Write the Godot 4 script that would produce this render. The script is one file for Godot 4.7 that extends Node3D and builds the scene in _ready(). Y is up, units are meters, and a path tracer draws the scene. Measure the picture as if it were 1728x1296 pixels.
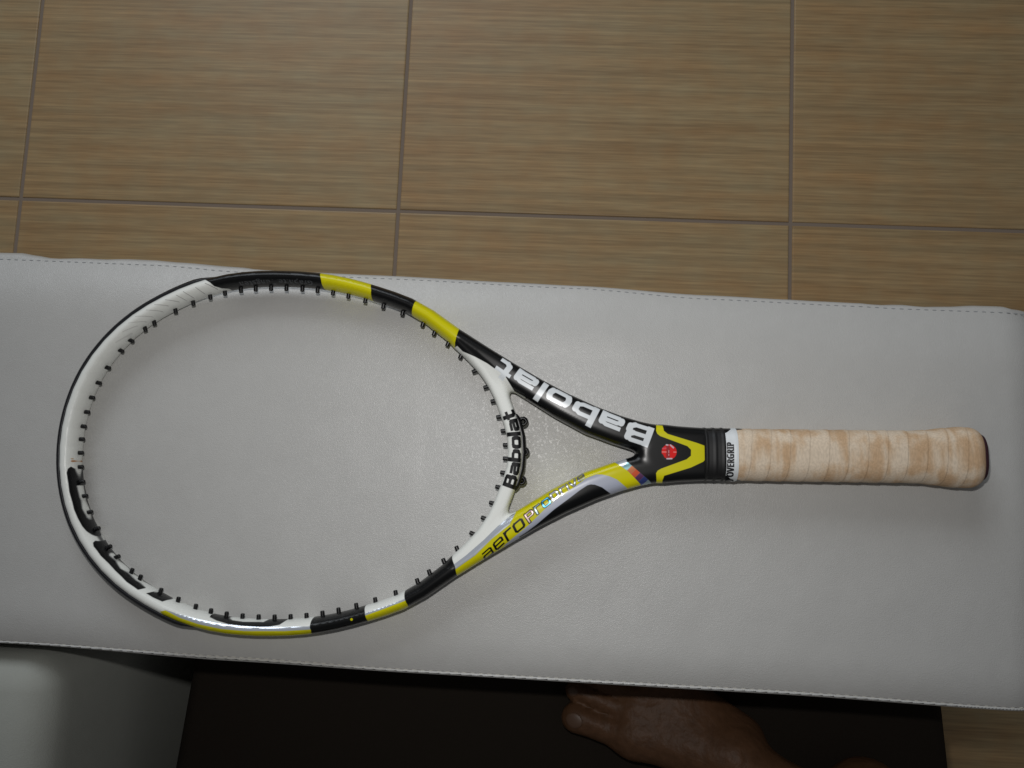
extends Node3D
# A stringless tennis racket lying on a white leather bench, seen from above with a small flash.
# Racket coordinates: u = millimetres from the butt towards the head, v = millimetres across.

const BENCH_Y := 0.407
const STOOL_Y := 0.283
const PX := 3.976            # paint texture pixels per millimetre
const U0 := 175.0
const V0 := -145.0

var used := {}
var mats := {}
var rng := RandomNumberGenerator.new()


func _ready() -> void:
	rng.seed = 7
	# --- camera
	var cam := Camera3D.new()
	cam.name = "camera"
	cam.keep_aspect = Camera3D.KEEP_HEIGHT
	cam.fov = 49.674
	cam.near = 0.02
	cam.far = 30.0
	cam.transform = Transform3D(view_basis(), Vector3(0, 1.03308, 0))
	add_child(cam)
	cam.current = true
	# --- air and light
	var env := Environment.new()
	env.background_mode = Environment.BG_COLOR
	env.background_color = Color(0.085, 0.085, 0.086).linear_to_srgb()
	env.tonemap_mode = Environment.TONE_MAPPER_LINEAR
	env.tonemap_exposure = 1.0
	env.sdfgi_enabled = true
	env.ssao_enabled = true
	env.ssil_enabled = true
	var we := WorldEnvironment.new()
	we.name = "environment"
	we.environment = env
	add_child(we)
	# the camera's own flash, a few centimetres above the lens
	var flash := SpotLight3D.new()
	flash.name = "flash"
	flash.position = Vector3(-0.020, 1.035, -0.066)
	flash.rotation_degrees = Vector3(-82.0, 0, 0)
	flash.spot_angle = 57.0
	flash.spot_angle_attenuation = 1.0
	flash.spot_range = 8.0
	flash.spot_attenuation = 2.0
	flash.light_energy = 0.17
	flash.light_size = 0.007
	flash.light_color = Color(1.0, 0.99, 0.98)
	flash.shadow_enabled = true
	add_child(flash)
	# daylight from a window beyond the top of the picture
	var win := AreaLight3D.new()
	win.name = "window_light"
	win.area_size = Vector2(1.5, 1.2)
	win.area_range = 12.0
	win.light_energy = 2.3
	win.light_color = Color(0.95, 0.975, 1.0)
	win.shadow_enabled = true
	win.look_at_from_position(Vector3(-0.75, 1.75, -2.1), Vector3(0.0, 0.3, -0.15))
	add_child(win)
	# --- the place, then the things
	materials()
	build_floor()
	build_bench()
	build_corner_bench()
	build_stool()
	build_racket()
	build_person()


func view_basis() -> Basis:
	# right, up and back of the lens, from the measured pitch, yaw and roll
	var r := rows(-0.10711188, 0.04091297, 0.04082394)
	return Basis(r[0], -r[1], -r[2])


func rows(rx: float, ry: float, rz: float) -> Array:
	var b := [Vector3(1, 0, 0), Vector3(0, 0, 1), Vector3(0, -1, 0)]
	var x := [b[0], b[1] * cos(rx) - b[2] * sin(rx), b[1] * sin(rx) + b[2] * cos(rx)]
	var y := [x[0] * cos(ry) + x[2] * sin(ry), x[1], -x[0] * sin(ry) + x[2] * cos(ry)]
	return [y[0] * cos(rz) - y[1] * sin(rz), y[0] * sin(rz) + y[1] * cos(rz), y[2]]


# ------------------------------------------------------------------ helpers

func numbered(called: String) -> String:
	var n: int = used.get(called, 0)
	used[called] = n + 1
	return called if n == 0 else "%s_%03d" % [called, n]


func thing(called: String, label: String, category: String, at := Vector3.ZERO) -> Node3D:
	var o := Node3D.new()
	o.name = numbered(called)
	o.position = at
	o.set_meta("label", label)
	o.set_meta("category", category)
	add_child(o)
	return o


func part(called: String, mesh: Mesh, m: Material, parent: Node3D, label := "") -> MeshInstance3D:
	var o := MeshInstance3D.new()
	o.name = called
	o.mesh = mesh
	if m:
		o.material_override = m
	if label:
		o.set_meta("label", label)
	if parent != self:
		var n := 0
		for c in parent.get_children():
			if str(c.name) == called or str(c.name).begins_with(called + "_0"):
				n += 1
		if n:
			o.name = "%s_%03d" % [called, n]
	parent.add_child(o, true)
	return o


func mat(c: Color, rough := 0.5, metal := 0.0) -> StandardMaterial3D:
	var m := StandardMaterial3D.new()
	m.albedo_color = c
	m.roughness = rough
	m.metallic = metal
	return m


func grid(pts: Array, nrm: Array, uvs: Array, nu: int, nv: int, closed := false) -> ArrayMesh:
	# nu rows of nv points
	var idx := PackedInt32Array()
	for i in nu - 1:
		for j in (nv if closed else nv - 1):
			var j2 := (j + 1) % nv
			var a := i * nv + j
			var b := i * nv + j2
			var c := (i + 1) * nv + j
			var e := (i + 1) * nv + j2
			idx.append_array([a, c, b, b, c, e])
	return commit(PackedVector3Array(pts), PackedVector3Array(nrm), PackedVector2Array(uvs), idx)


func commit(v: PackedVector3Array, n: PackedVector3Array, uv: PackedVector2Array, idx: PackedInt32Array) -> ArrayMesh:
	# turn each face so that it runs clockwise round its normal
	if n.is_empty():
		n = normals_of(v, idx)
	for t in range(0, idx.size(), 3):
		var g := (v[idx[t + 1]] - v[idx[t]]).cross(v[idx[t + 2]] - v[idx[t]])
		if g.dot(n[idx[t]] + n[idx[t + 1]] + n[idx[t + 2]]) > 0.0:
			var k := idx[t + 1]
			idx[t + 1] = idx[t + 2]
			idx[t + 2] = k
	var a := []
	a.resize(Mesh.ARRAY_MAX)
	a[Mesh.ARRAY_VERTEX] = v
	a[Mesh.ARRAY_NORMAL] = n
	if not uv.is_empty():
		a[Mesh.ARRAY_TEX_UV] = uv
	a[Mesh.ARRAY_INDEX] = idx
	var m := ArrayMesh.new()
	m.add_surface_from_arrays(Mesh.PRIMITIVE_TRIANGLES, a)
	return m


func normals_of(v: PackedVector3Array, idx: PackedInt32Array) -> PackedVector3Array:
	# faces must already run the same way round (clockwise)
	var n := PackedVector3Array()
	n.resize(v.size())
	for t in range(0, idx.size(), 3):
		var g := (v[idx[t + 2]] - v[idx[t]]).cross(v[idx[t + 1]] - v[idx[t]])
		for k in 3:
			n[idx[t + k]] += g
	for i in n.size():
		n[i] = n[i].normalized()
	return n


func rounded_box(size: Vector3, r: float, seg := 4, flare := 0.0) -> ArrayMesh:
	# a box whose edges are rounded by r
	var st := SurfaceTool.new()
	st.begin(Mesh.PRIMITIVE_TRIANGLES)
	var b := BoxMesh.new()
	b.size = Vector3.ONE * 2.0
	b.subdivide_width = seg * 2
	b.subdivide_height = seg * 2
	b.subdivide_depth = seg * 2
	var a := b.surface_get_arrays(0)
	var v: PackedVector3Array = a[Mesh.ARRAY_VERTEX]
	var fn: PackedVector3Array = a[Mesh.ARRAY_NORMAL]
	var n := PackedVector3Array()
	var uv := PackedVector2Array()
	var h := size * 0.5
	for i in v.size():
		var p := v[i]
		var core := Vector3.ZERO
		var off := Vector3.ZERO
		for k in 3:
			# spread the subdivisions into the rounded rims
			var s := signf(p[k])
			var t := absf(p[k])
			var q := 1.0 if t > 0.999 else t
			core[k] = s * (h[k] - r) * (1.0 if t > 0.25 else t / 0.25)
			off[k] = 0.0 if t <= 0.25 else s * tan((q - 0.25) / 0.75 * PI * 0.25)
		var dir := off.normalized() if off.length() > 0.0 else fn[i]
		v[i] = core + dir * r + Vector3(0, h.y, 0)
		v[i].x *= 1.0 + flare * (v[i].z + h.z)
		n.append(dir)
		uv.append(Vector2(v[i].x, v[i].z) if absf(fn[i].y) > 0.5 else (Vector2(v[i].x, v[i].y) if absf(fn[i].z) > 0.5 else Vector2(v[i].z, v[i].y)))
	return commit(v, n, uv, a[Mesh.ARRAY_INDEX])


func noise(kind: int, freq: float, sd: int, octaves := 1) -> FastNoiseLite:
	var f := FastNoiseLite.new()
	f.noise_type = kind
	f.frequency = freq
	f.seed = sd
	f.fractal_type = FastNoiseLite.FRACTAL_FBM if octaves > 1 else FastNoiseLite.FRACTAL_NONE
	f.fractal_octaves = octaves
	return f


# ------------------------------------------------------------------ materials

func materials() -> void:
	# grained leather: pebbled cells with a softer, wider relief under them
	var cells := noise(FastNoiseLite.TYPE_CELLULAR, 0.2, 3)
	cells.cellular_return_type = FastNoiseLite.RETURN_DISTANCE2_SUB
	cells.cellular_jitter = 1.0
	var a := cells.get_seamless_image(1024, 1024)
	var b := noise(FastNoiseLite.TYPE_SIMPLEX_SMOOTH, 0.012, 5, 4).get_seamless_image(1024, 1024)
	a.convert(Image.FORMAT_L8)
	b.convert(Image.FORMAT_L8)
	var da := a.get_data()
	var db := b.get_data()
	var dc := PackedByteArray()
	dc.resize(da.size())
	var col := PackedByteArray()
	col.resize(da.size() * 3)
	for i in da.size():
		var w := db[i]
		dc[i] = clampi(int(minf(da[i] * 1.3, 150.0) * 0.95 + w * 0.18), 0, 255)
		var k := 236 + (w - 128) / 40
		col[i * 3] = clampi(k, 0, 255)
		col[i * 3 + 1] = clampi(k - 2, 0, 255)
		col[i * 3 + 2] = clampi(k - 7, 0, 255)
	var grain := ImageTexture.create_from_image(Image.create_from_data(1024, 1024, false, Image.FORMAT_L8, dc))
	var tint := ImageTexture.create_from_image(Image.create_from_data(1024, 1024, false, Image.FORMAT_RGB8, col))
	var m := mat(Color(0.795, 0.80, 0.805), 0.35)
	m.albedo_texture = tint
	m.metallic_specular = 0.5
	m.heightmap_enabled = true
	m.heightmap_texture = grain
	m.heightmap_scale = 0.019
	m.uv1_scale = Vector3(4.8, 4.8, 4.8)
	mats.leather = m
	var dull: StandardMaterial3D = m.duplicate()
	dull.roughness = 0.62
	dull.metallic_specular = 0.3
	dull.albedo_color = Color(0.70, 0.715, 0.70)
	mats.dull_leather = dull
	mats.thread = mat(Color(0.80, 0.79, 0.75), 0.7)
	mats.thread_dull = mat(Color(0.56, 0.57, 0.58), 0.7)
	# woven brown cloth
	var wv := Image.create(128, 128, false, Image.FORMAT_L8)
	for y in 128:
		for x in 128:
			var over := ((x / 8 + y / 8) % 2) == 0
			var s := sin((x % 8) / 8.0 * PI) if over else sin((y % 8) / 8.0 * PI)
			wv.set_pixel(x, y, Color(s, s, s) * (0.9 if over else 0.7))
	var cloth := mat(Color(0.165, 0.145, 0.125), 0.95)
	cloth.heightmap_enabled = true
	cloth.heightmap_texture = ImageTexture.create_from_image(wv)
	cloth.heightmap_scale = 0.05
	cloth.uv1_scale = Vector3(80, 80, 80)
	cloth.metallic_specular = 0.2
	mats.cloth = cloth
	mats.dark_wood = mat(Color(0.12, 0.09, 0.07), 0.5)
	mats.chrome = mat(Color(0.7, 0.7, 0.7), 0.25, 1.0)
	mats.grout = mat(Color(0.51, 0.455, 0.405), 0.9)
	mats.rubber = mat(Color(0.055, 0.055, 0.06), 0.55)
	mats.plastic = mat(Color(0.05, 0.05, 0.055), 0.35)
	mats.bumper = mat(Color(0.06, 0.065, 0.09), 0.42)
	# brown veined skin
	var sk := noise(FastNoiseLite.TYPE_SIMPLEX_SMOOTH, 0.03, 11, 4).get_seamless_image(256, 256)
	sk.convert(Image.FORMAT_L8)
	var ds := sk.get_data()
	var si := Image.create(256, 256, false, Image.FORMAT_RGB8)
	for i in ds.size():
		var t := ds[i] / 255.0
		si.set_pixel(i % 256, i / 256, Color(0.275 + 0.08 * t, 0.19 + 0.06 * t, 0.125 + 0.05 * t))
	var skin := mat(Color(1, 1, 1), 0.5)
	skin.albedo_texture = ImageTexture.create_from_image(si)
	skin.heightmap_enabled = true
	skin.heightmap_texture = ImageTexture.create_from_image(sk)
	skin.heightmap_scale = 0.08
	skin.metallic_specular = 0.3
	skin.uv1_triplanar = true
	skin.uv1_scale = Vector3(12, 12, 12)
	mats.skin = skin
	mats.nail = mat(Color(0.31, 0.22, 0.155), 0.5)


# ------------------------------------------------------------------ floor

func tile_picture(sd: int) -> ImageTexture:
	# wood-look porcelain: fine streaks along x, broader bands, brown and olive patches
	var n := 720
	var layers: Array[PackedByteArray] = []
	for k in [[12, 0.16, 1], [10, 0.07, 2], [30, 0.34, 1], [60, 0.02, 3]]:
		var im := noise(FastNoiseLite.TYPE_SIMPLEX_SMOOTH, k[1], sd * 13 + k[0], k[2]).get_image(k[0], n)
		im.convert(Image.FORMAT_L8)
		im.resize(n, n, Image.INTERPOLATE_CUBIC)
		layers.append(im.get_data())
	var patch := noise(FastNoiseLite.TYPE_SIMPLEX_SMOOTH, 0.013, sd + 90, 3).get_image(n, n)
	patch.convert(Image.FORMAT_L8)
	var pd := patch.get_data()
	var data := PackedByteArray()
	data.resize(n * n * 3)
	for i in n * n:
		var x := float(i % n) / n
		var f := (layers[0][i] - 128) * 0.00042 + (layers[1][i] - 128) * 0.00045 + (layers[2][i] - 128) * 0.00045
		var w := clampf((layers[3][i] * 0.5 + pd[i] * 0.5) / 255.0 + 0.20 * (0.45 - x), 0.0, 1.0)
		var c := Vector3(0.635, 0.565, 0.43).lerp(Vector3(0.63, 0.50, 0.345), w) * (1.0 + f)
		data[i * 3] = clampi(int(c.x * 255), 0, 255)
		data[i * 3 + 1] = clampi(int(c.y * 255), 0, 255)
		data[i * 3 + 2] = clampi(int(c.z * 255), 0, 255)
	return ImageTexture.create_from_image(Image.create_from_data(n, n, false, Image.FORMAT_RGB8, data))


func build_floor() -> void:
	var slab := BoxMesh.new()
	slab.size = Vector3(5.0, 0.05, 4.0)
	var fl := part("floor", slab, mats.grout, self)
	fl.position = Vector3(0.05063, -0.0264, -0.32928)
	fl.set_meta("kind", "structure")
	fl.set_meta("label", "floor of beige wood-look tiles with grey brown grout")
	var ms := []
	for k in 3:
		var m := mat(Color(1, 1, 1), 0.42)
		m.albedo_texture = tile_picture(k + 1)
		m.metallic_specular = 0.4
		ms.append(m)
	# one tile with eased edges, in two mirrored layouts of its picture
	var s := 0.4955
	var meshes := []
	for flip in 2:
		var st := SurfaceTool.new()
		st.begin(Mesh.PRIMITIVE_TRIANGLES)
		var rings := [[s / 2, -0.0078], [s / 2, -0.0012], [s / 2 - 0.0006, -0.0003], [s / 2 - 0.0020, 0.0]]
		var v := PackedVector3Array()
		for r in rings:
			for q in [Vector2(-1, -1), Vector2(1, -1), Vector2(1, 1), Vector2(-1, 1)]:
				v.append(Vector3(q.x * r[0], r[1], q.y * r[0]))
		var idx := PackedInt32Array()
		for k in 3:
			for j in 4:
				var a := k * 4 + j
				var b := k * 4 + (j + 1) % 4
				idx.append_array([a, b, a + 4, b, b + 4, a + 4])
		idx.append_array([12, 13, 14, 12, 14, 15])
		var vv := PackedVector3Array()
		var nn := PackedVector3Array()
		var uu := PackedVector2Array()
		var ii := PackedInt32Array()
		for t in range(0, idx.size(), 3):
			var g := (v[idx[t + 2]] - v[idx[t]]).cross(v[idx[t + 1]] - v[idx[t]]).normalized()
			var mid := (v[idx[t]] + v[idx[t + 1]] + v[idx[t + 2]]) / 3.0
			if g.dot(mid + Vector3(0, 0.02, 0)) < 0.0:
				g = -g
			for k in 3:
				var q := v[idx[t + k]]
				vv.append(q)
				nn.append(g)
				uu.append(Vector2(q.x / s + 0.5, (q.z / s + 0.5) if flip == 0 else (0.5 - q.z / s)))
				ii.append(ii.size())
		meshes.append(commit(vv, nn, uu, ii))
	var k := 0
	for iz in range(-4, 4):
		for ix in range(-6, 4):
			var t := part("tile", meshes[(ix + iz * 2 + 12) % 2], ms[(ix * 2 + iz + 12) % 3], fl)
			t.position = Vector3(-0.69937 + 0.5 * ix + 0.75, 0, -0.32928 + 0.5 * iz + 0.25) - fl.position
			t.position.y += rng.randf_range(-0.0003, 0.0003)
			k += 1


# ------------------------------------------------------------------ bench

func along(list: PackedVector2Array, x: float) -> float:
	if x <= list[0].x:
		return list[0].y
	for i in list.size() - 1:
		if x <= list[i + 1].x:
			var t := (x - list[i].x) / (list[i + 1].x - list[i].x)
			t = t * t * (3.0 - 2.0 * t)
			return lerpf(list[i].y, list[i + 1].y, t)
	return list[list.size() - 1].y


func build_bench() -> void:
	var flap := PackedVector2Array([Vector2(-0.4461, -0.1610), Vector2(-0.4304, -0.1613), Vector2(-0.4164, -0.1591), Vector2(-0.4024, -0.1571), Vector2(-0.3786, -0.1584), Vector2(-0.3604, -0.1581), Vector2(-0.3440, -0.1592), Vector2(-0.3211, -0.1590), Vector2(-0.2987, -0.1578), Vector2(-0.2507, -0.1557), Vector2(-0.2313, -0.1539), Vector2(-0.1405, -0.1529), Vector2(-0.0320, -0.1510), Vector2(0.0208, -0.1501), Vector2(0.1257, -0.1464), Vector2(0.1856, -0.1453), Vector2(0.2092, -0.1448), Vector2(0.2414, -0.1444), Vector2(0.2549, -0.1435), Vector2(0.2716, -0.1445), Vector2(0.2896, -0.1433), Vector2(0.3057, -0.1442), Vector2(0.3304, -0.1461), Vector2(0.3496, -0.1463), Vector2(0.3593, -0.1448), Vector2(0.3642, -0.1450)])
	var seam_t := PackedVector2Array([Vector2(-0.4386, -0.1529), Vector2(-0.3157, -0.1525), Vector2(-0.2464, -0.1494), Vector2(-0.1335, -0.1483), Vector2(0.0205, -0.1459), Vector2(0.1238, -0.1413), Vector2(0.2376, -0.1398), Vector2(0.2674, -0.1391), Vector2(0.3462, -0.1391)])
	var seam_b := PackedVector2Array([Vector2(-0.3869, 0.1432), Vector2(-0.2224, 0.1457), Vector2(-0.0884, 0.1478), Vector2(0.1722, 0.1482), Vector2(0.3525, 0.1512)])
	var lip_b := PackedVector2Array([Vector2(-0.3885, 0.1457), Vector2(-0.2231, 0.1496), Vector2(-0.0887, 0.1511), Vector2(0.1730, 0.1518), Vector2(0.3542, 0.1544)])
	var bench := thing("leather_bench", "long white leather bench with stitched edges under the tennis racket", "bench")
	var x0 := -0.95
	var x1 := 0.3755
	var wav := noise(FastNoiseLite.TYPE_SIMPLEX_SMOOTH, 9.0, 21, 2)
	# the padded top panel: level in the middle, sinking to the seams and over the right end
	var xs := []
	var x := x0
	while x < x1 - 0.0001:
		xs.append(x)
		x += 0.008 if x < 0.30 else 0.0025
	xs.append(x1)
	var ts := []
	for i in 61:
		var t := i / 60.0
		ts.append(0.5 - 0.5 * cos(t * PI) * (0.82 + 0.18 * absf(cos(t * PI))))
	ts[0] = 0.0
	ts[60] = 1.0
	var pts := []
	var uvs := []
	for xx in xs:
		var za := along(seam_t, xx)
		var zb := along(seam_b, xx)
		for t in ts:
			var z: float = lerpf(za, zb, t)
			pts.append(Vector3(xx, top_height(xx, z, za, zb, x1, wav), z))
			uvs.append(Vector2(xx, z))
	part("seat_panel", smooth_grid(pts, uvs, xs.size(), ts.size(), Vector3.UP), mats.leather, bench)
	# front and back side panels, bulging out under the seam
	for side in 2:
		var p2 := []
		var u2 := []
		# how far out and how far down: the back bulges softly, the front has a raised welt
		var prof := [[0.0, 0.0005], [0.2, 0.0012], [0.42, 0.0016], [0.65, 0.0032], [0.85, 0.0065], [0.97, 0.012], [1.0, 0.020], [0.95, 0.032], [0.85, 0.045]] if side == 0 else [[0.0, 0.0010], [0.16, 0.0002], [0.40, -0.0004], [0.66, -0.0001], [0.86, 0.0008], [0.97, 0.0022], [0.9, 0.006], [0.55, 0.014], [0.5, 0.045]]
		for xx in xs:
			var za := along(seam_t, xx)
			var zb := along(seam_b, xx)
			var out: float = (za - along(flap, xx)) if side == 0 else (along(lip_b, xx) - zb)
			var z: float = za if side == 0 else zb
			var y0 := top_height(xx, z, za, zb, x1, wav)
			var dir := -1.0 if side == 0 else 1.0
			for t in prof:
				p2.append(Vector3(xx, y0 - t[1], z + dir * out * t[0]))
				u2.append(Vector2(xx, t[1] + out * t[0] + 0.31 * (1 + side)))
			for t in [0.15, 0.5, 1.0]:
				p2.append(Vector3(xx, lerpf(y0 - 0.045, 0.06, t), z + dir * out * (0.85 if side == 0 else 0.5) * (1.0 - 0.5 * t)))
				u2.append(Vector2(xx, 0.05 + t * 0.3 + 0.31 * (1 + side)))
		part("side_panel", smooth_grid(p2, u2, xs.size(), prof.size() + 3, Vector3(0, 0, -1) if side == 0 else Vector3(0, 0, 1)), mats.leather, bench)
	# end panels
	for side in 2:
		var xx: float = x0 if side == 0 else x1
		var dir := -1.0 if side == 0 else 1.0
		var p3 := []
		var u3 := []
		var za := along(seam_t, xx)
		var zb := along(seam_b, xx)
		for i in 25:
			var z := lerpf(za, zb, i / 24.0)
			var y0 := top_height(xx, z, za, zb, x1, wav)
			for t in [0.0, 0.05, 0.15, 0.4, 0.7, 1.0]:
				p3.append(Vector3(xx + dir * 0.004 * sin(t * PI), lerpf(y0, 0.06, t), z))
				u3.append(Vector2(z, t * 0.35))
		part("end_panel", smooth_grid(p3, u3, 25, 6, Vector3(dir, 0, 0)), mats.leather, bench)
	# top stitching, one short thread after another
	for side in 2:
		var st := PackedVector3Array()
		var sn := PackedVector3Array()
		var si := PackedInt32Array()
		var px := x0 + 0.01
		while px < x1 - 0.012:
			var za := along(seam_t, px)
			var zb := along(seam_b, px)
			var z: float = za + 0.0002 if side == 0 else zb + 0.0003
			var z2: float = (along(seam_t, px + 0.0033) + 0.0002) if side == 0 else along(seam_b, px + 0.0033) + 0.0003
			var c := Vector3(px, top_height(px, z, za, zb, x1, wav) + (0.0 if side == 0 else -0.0004), z)
			var e := c + Vector3(0.0033, 0, z2 - z)
			stitch(c, e, 0.00042 if side == 0 else 0.0005, st, sn, si)
			px += 0.0062
		var o := part("stitching", commit(st, sn, PackedVector2Array(), si), mats.thread_dull if side == 0 else mats.thread, bench)
		o.set_meta("kind", "stuff")
	for fx in [-0.88, 0.30]:
		for fz in [-0.10, 0.10]:
			var leg := CylinderMesh.new()
			leg.top_radius = 0.02
			leg.bottom_radius = 0.016
			leg.height = 0.06
			var o := part("leg", leg, mats.dark_wood, bench)
			o.position = Vector3(fx, 0.03, fz)
	var under := BoxMesh.new()
	under.size = Vector3(x1 - x0 - 0.01, 0.02, 0.27)
	part("base_board", under, mats.dark_wood, bench).position = Vector3((x0 + x1) / 2, 0.068, 0.0)


func top_height(x: float, z: float, za: float, zb: float, x1: float, wav: FastNoiseLite) -> float:
	var y := BENCH_Y
	var ea := maxf(0.0, 1.0 - (z - za) / 0.048)
	var eb := maxf(0.0, 1.0 - (zb - z) / 0.030)
	var ex := maxf(0.0, 1.0 - (x1 - x) / 0.034)
	y -= 0.0125 * pow(ea, 2.1) + 0.0055 * pow(eb, 2.4) + 0.013 * pow(ex, 2.2)
	var calm := smoothstep(0.0, 0.02, minf(z - za, zb - z))
	y += (0.0006 * wav.get_noise_2d(x, z) + 0.00022 * wav.get_noise_2d(x * 4.0 + 3.0, z * 2.5)) * calm
	return y


func smooth_grid(pts: Array, uvs: Array, nu: int, nv: int, towards: Vector3) -> ArrayMesh:
	var nrm := []
	for i in nu:
		for j in nv:
			var a: Vector3 = pts[mini(i + 1, nu - 1) * nv + j] - pts[maxi(i - 1, 0) * nv + j]
			var b: Vector3 = pts[i * nv + mini(j + 1, nv - 1)] - pts[i * nv + maxi(j - 1, 0)]
			var n := a.cross(b).normalized()
			nrm.append(n if n.dot(towards) >= 0.0 else -n)
	return grid(pts, nrm, uvs, nu, nv)


func stitch(a: Vector3, b: Vector3, r: float, v: PackedVector3Array, n: PackedVector3Array, idx: PackedInt32Array) -> void:
	var d := (b - a).normalized()
	var s := d.cross(Vector3.UP).normalized()
	var k0 := v.size()
	for e in [[0.0, 0.35], [0.25, 1.0], [0.75, 1.0], [1.0, 0.35]]:
		for k in 5:
			var ang := PI * k / 4.0
			var o := s * cos(ang) + Vector3.UP * sin(ang)
			v.append(a.lerp(b, e[0]) + o * r * e[1])
			n.append(o)
	for i in 3:
		for k in 4:
			var q := k0 + i * 5 + k
			idx.append_array([q, q + 5, q + 1, q + 1, q + 5, q + 6])


func build_corner_bench() -> void:
	var o := thing("corner_bench", "white leather corner seat butted against the bench beside the brown stool", "bench", Vector3(-0.765, 0.0, 0.66))
	part("seat_body", rounded_box(Vector3(0.80, 0.3185, 1.01), 0.030, 6), mats.dull_leather, o).position = Vector3(0, 0.085, 0)
	part("base", rounded_box(Vector3(0.76, 0.055, 0.97), 0.004, 2), mats.dull_leather, o).position = Vector3(0, 0.031, 0)
	for fx in [-0.33, 0.33]:
		for fz in [-0.43, 0.43]:
			var leg := CylinderMesh.new()
			leg.top_radius = 0.02
			leg.bottom_radius = 0.016
			leg.height = 0.03
			part("leg", leg, mats.dark_wood, o).position = Vector3(fx, 0.015, fz)


func build_stool() -> void:
	var o := thing("fabric_stool", "low dark brown fabric stool in front of the white bench", "stool", Vector3(0.024, 0.0, 0.395))
	part("seat_cushion", rounded_box(Vector3(0.655, 0.17, 0.472), 0.013, 5, 0.31), mats.cloth, o).position = Vector3(0, STOOL_Y - 0.17, 0)
	part("base_frame", rounded_box(Vector3(0.60, 0.03, 0.42), 0.004, 2), mats.dark_wood, o).position = Vector3(0, STOOL_Y - 0.20, 0)
	for fx in [-0.27, 0.27]:
		for fz in [-0.18, 0.18]:
			part("leg", rounded_box(Vector3(0.04, STOOL_Y - 0.20, 0.04), 0.004, 2), mats.dark_wood, o).position = Vector3(fx, 0, fz)


# ------------------------------------------------------------------ racket: shape

var chain_a := []      # hoop half, arm, shaft edge (u, v, radius)
var chain_b := []      # bridge
var chain_c := []      # shaft core
var dist := PackedFloat32Array()
var arad := PackedFloat32Array()
var thick := PackedFloat32Array()
const NU := 516
const NV := 291


func ring_at(deg: float) -> Vector2:
	var c := [162.0, 161.4, 159.3, 155.2, 149.8, 143.9, 139.1, 135.0, 131.4, 129.5, 129.9, 131.9, 135.8, 142.6, 151.0]
	var a := absf(deg) / 10.0
	var i := mini(int(a), 12)
	var t := a - i
	var r := cubic_interpolate(c[i], c[i + 1], c[maxi(i - 1, 0)] if i > 0 else c[1], c[mini(i + 2, 14)], t)
	var q := deg_to_rad(deg)
	return Vector2(513.0 + r * cos(q), r * sin(q))


func chains() -> void:
	for k in range(0, 131, 5):
		var p := ring_at(k)
		chain_a.append(Vector3(p.x, p.y, 5.75))
	for q in [Vector3(405.5, 100.3, 5.9), Vector3(384.0, 84.3, 6.5), Vector3(364.8, 70.6, 7.8), Vector3(345.8, 57.6, 8.9), Vector3(325.3, 45.3, 9.2), Vector3(306.8, 34.7, 10.0), Vector3(284.8, 23.9, 10.8), Vector3(266.0, 17.1, 10.7), Vector3(252.0, 12.9, 10.8), Vector3(238.5, 10.2, 10.7), Vector3(220.0, 9.0, 10.0), Vector3(202.0, 8.4, 9.7), Vector3(178.0, 8.4, 9.6)]:
		chain_a.append(q)
	chain_b = [Vector3(339.7, -1.0, 5.5), Vector3(340.6, 11.3, 5.5), Vector3(343.2, 21.0, 5.5), Vector3(346.6, 30.5, 5.6), Vector3(350.2, 40.0, 5.6), Vector3(355.0, 49.5, 5.6), Vector3(362.5, 60.5, 5.2), Vector3(372.0, 71.5, 4.2), Vector3(382.0, 80.8, 3.2)]
	chain_c = [Vector3(231.5, 0.0, 20.3), Vector3(222.0, 0.0, 19.2), Vector3(205.0, 0.0, 18.2), Vector3(178.0, 0.0, 18.0)]


func chain(list: Array, p: Vector2) -> Vector2:
	var best := 1e9
	var rad := 5.0
	for i in list.size() - 1:
		var a: Vector3 = list[i]
		var b: Vector3 = list[i + 1]
		var dx := b.x - a.x
		var dy := b.y - a.y
		var t := clampf(((p.x - a.x) * dx + (p.y - a.y) * dy) / (dx * dx + dy * dy), 0.0, 1.0)
		var ex := p.x - a.x - dx * t
		var ey := p.y - a.y - dy * t
		var r := a.z + (b.z - a.z) * t
		var d := sqrt(ex * ex + ey * ey) - r
		if d < best:
			best = d
			rad = r
	return Vector2(best, rad)


func plan(u: float, v: float) -> Vector3:
	# signed distance to the outline, local half width, half thickness
	var p := Vector2(u, absf(v))
	var ra := chain(chain_a, p)
	var d := ra.x
	var a := ra.y
	var b := 11.4 + 1.7 * exp(-pow((u - 300.0) / 50.0, 2.0)) - 0.4 * smoothstep(230.0, 190.0, u)
	if u > 325.0 and u < 400.0:
		var rb := chain(chain_b, p)
		var k := 7.0
		var h := clampf(0.5 + 0.5 * (d - rb.x) / k, 0.0, 1.0)
		d = lerpf(d, rb.x, h) - k * h * (1.0 - h)
		a = lerpf(a, 5.6, h)
		b = lerpf(b, 9.6, h)
	if u < 268.0:
		var rc := chain(chain_c, p)
		var k := 4.0
		var h := clampf(0.5 + 0.5 * (d - rc.x) / k, 0.0, 1.0)
		d = lerpf(d, rc.x, h) - k * h * (1.0 - h)
		a = lerpf(a, 10.8, h)
	return Vector3(d, a, b)


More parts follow.
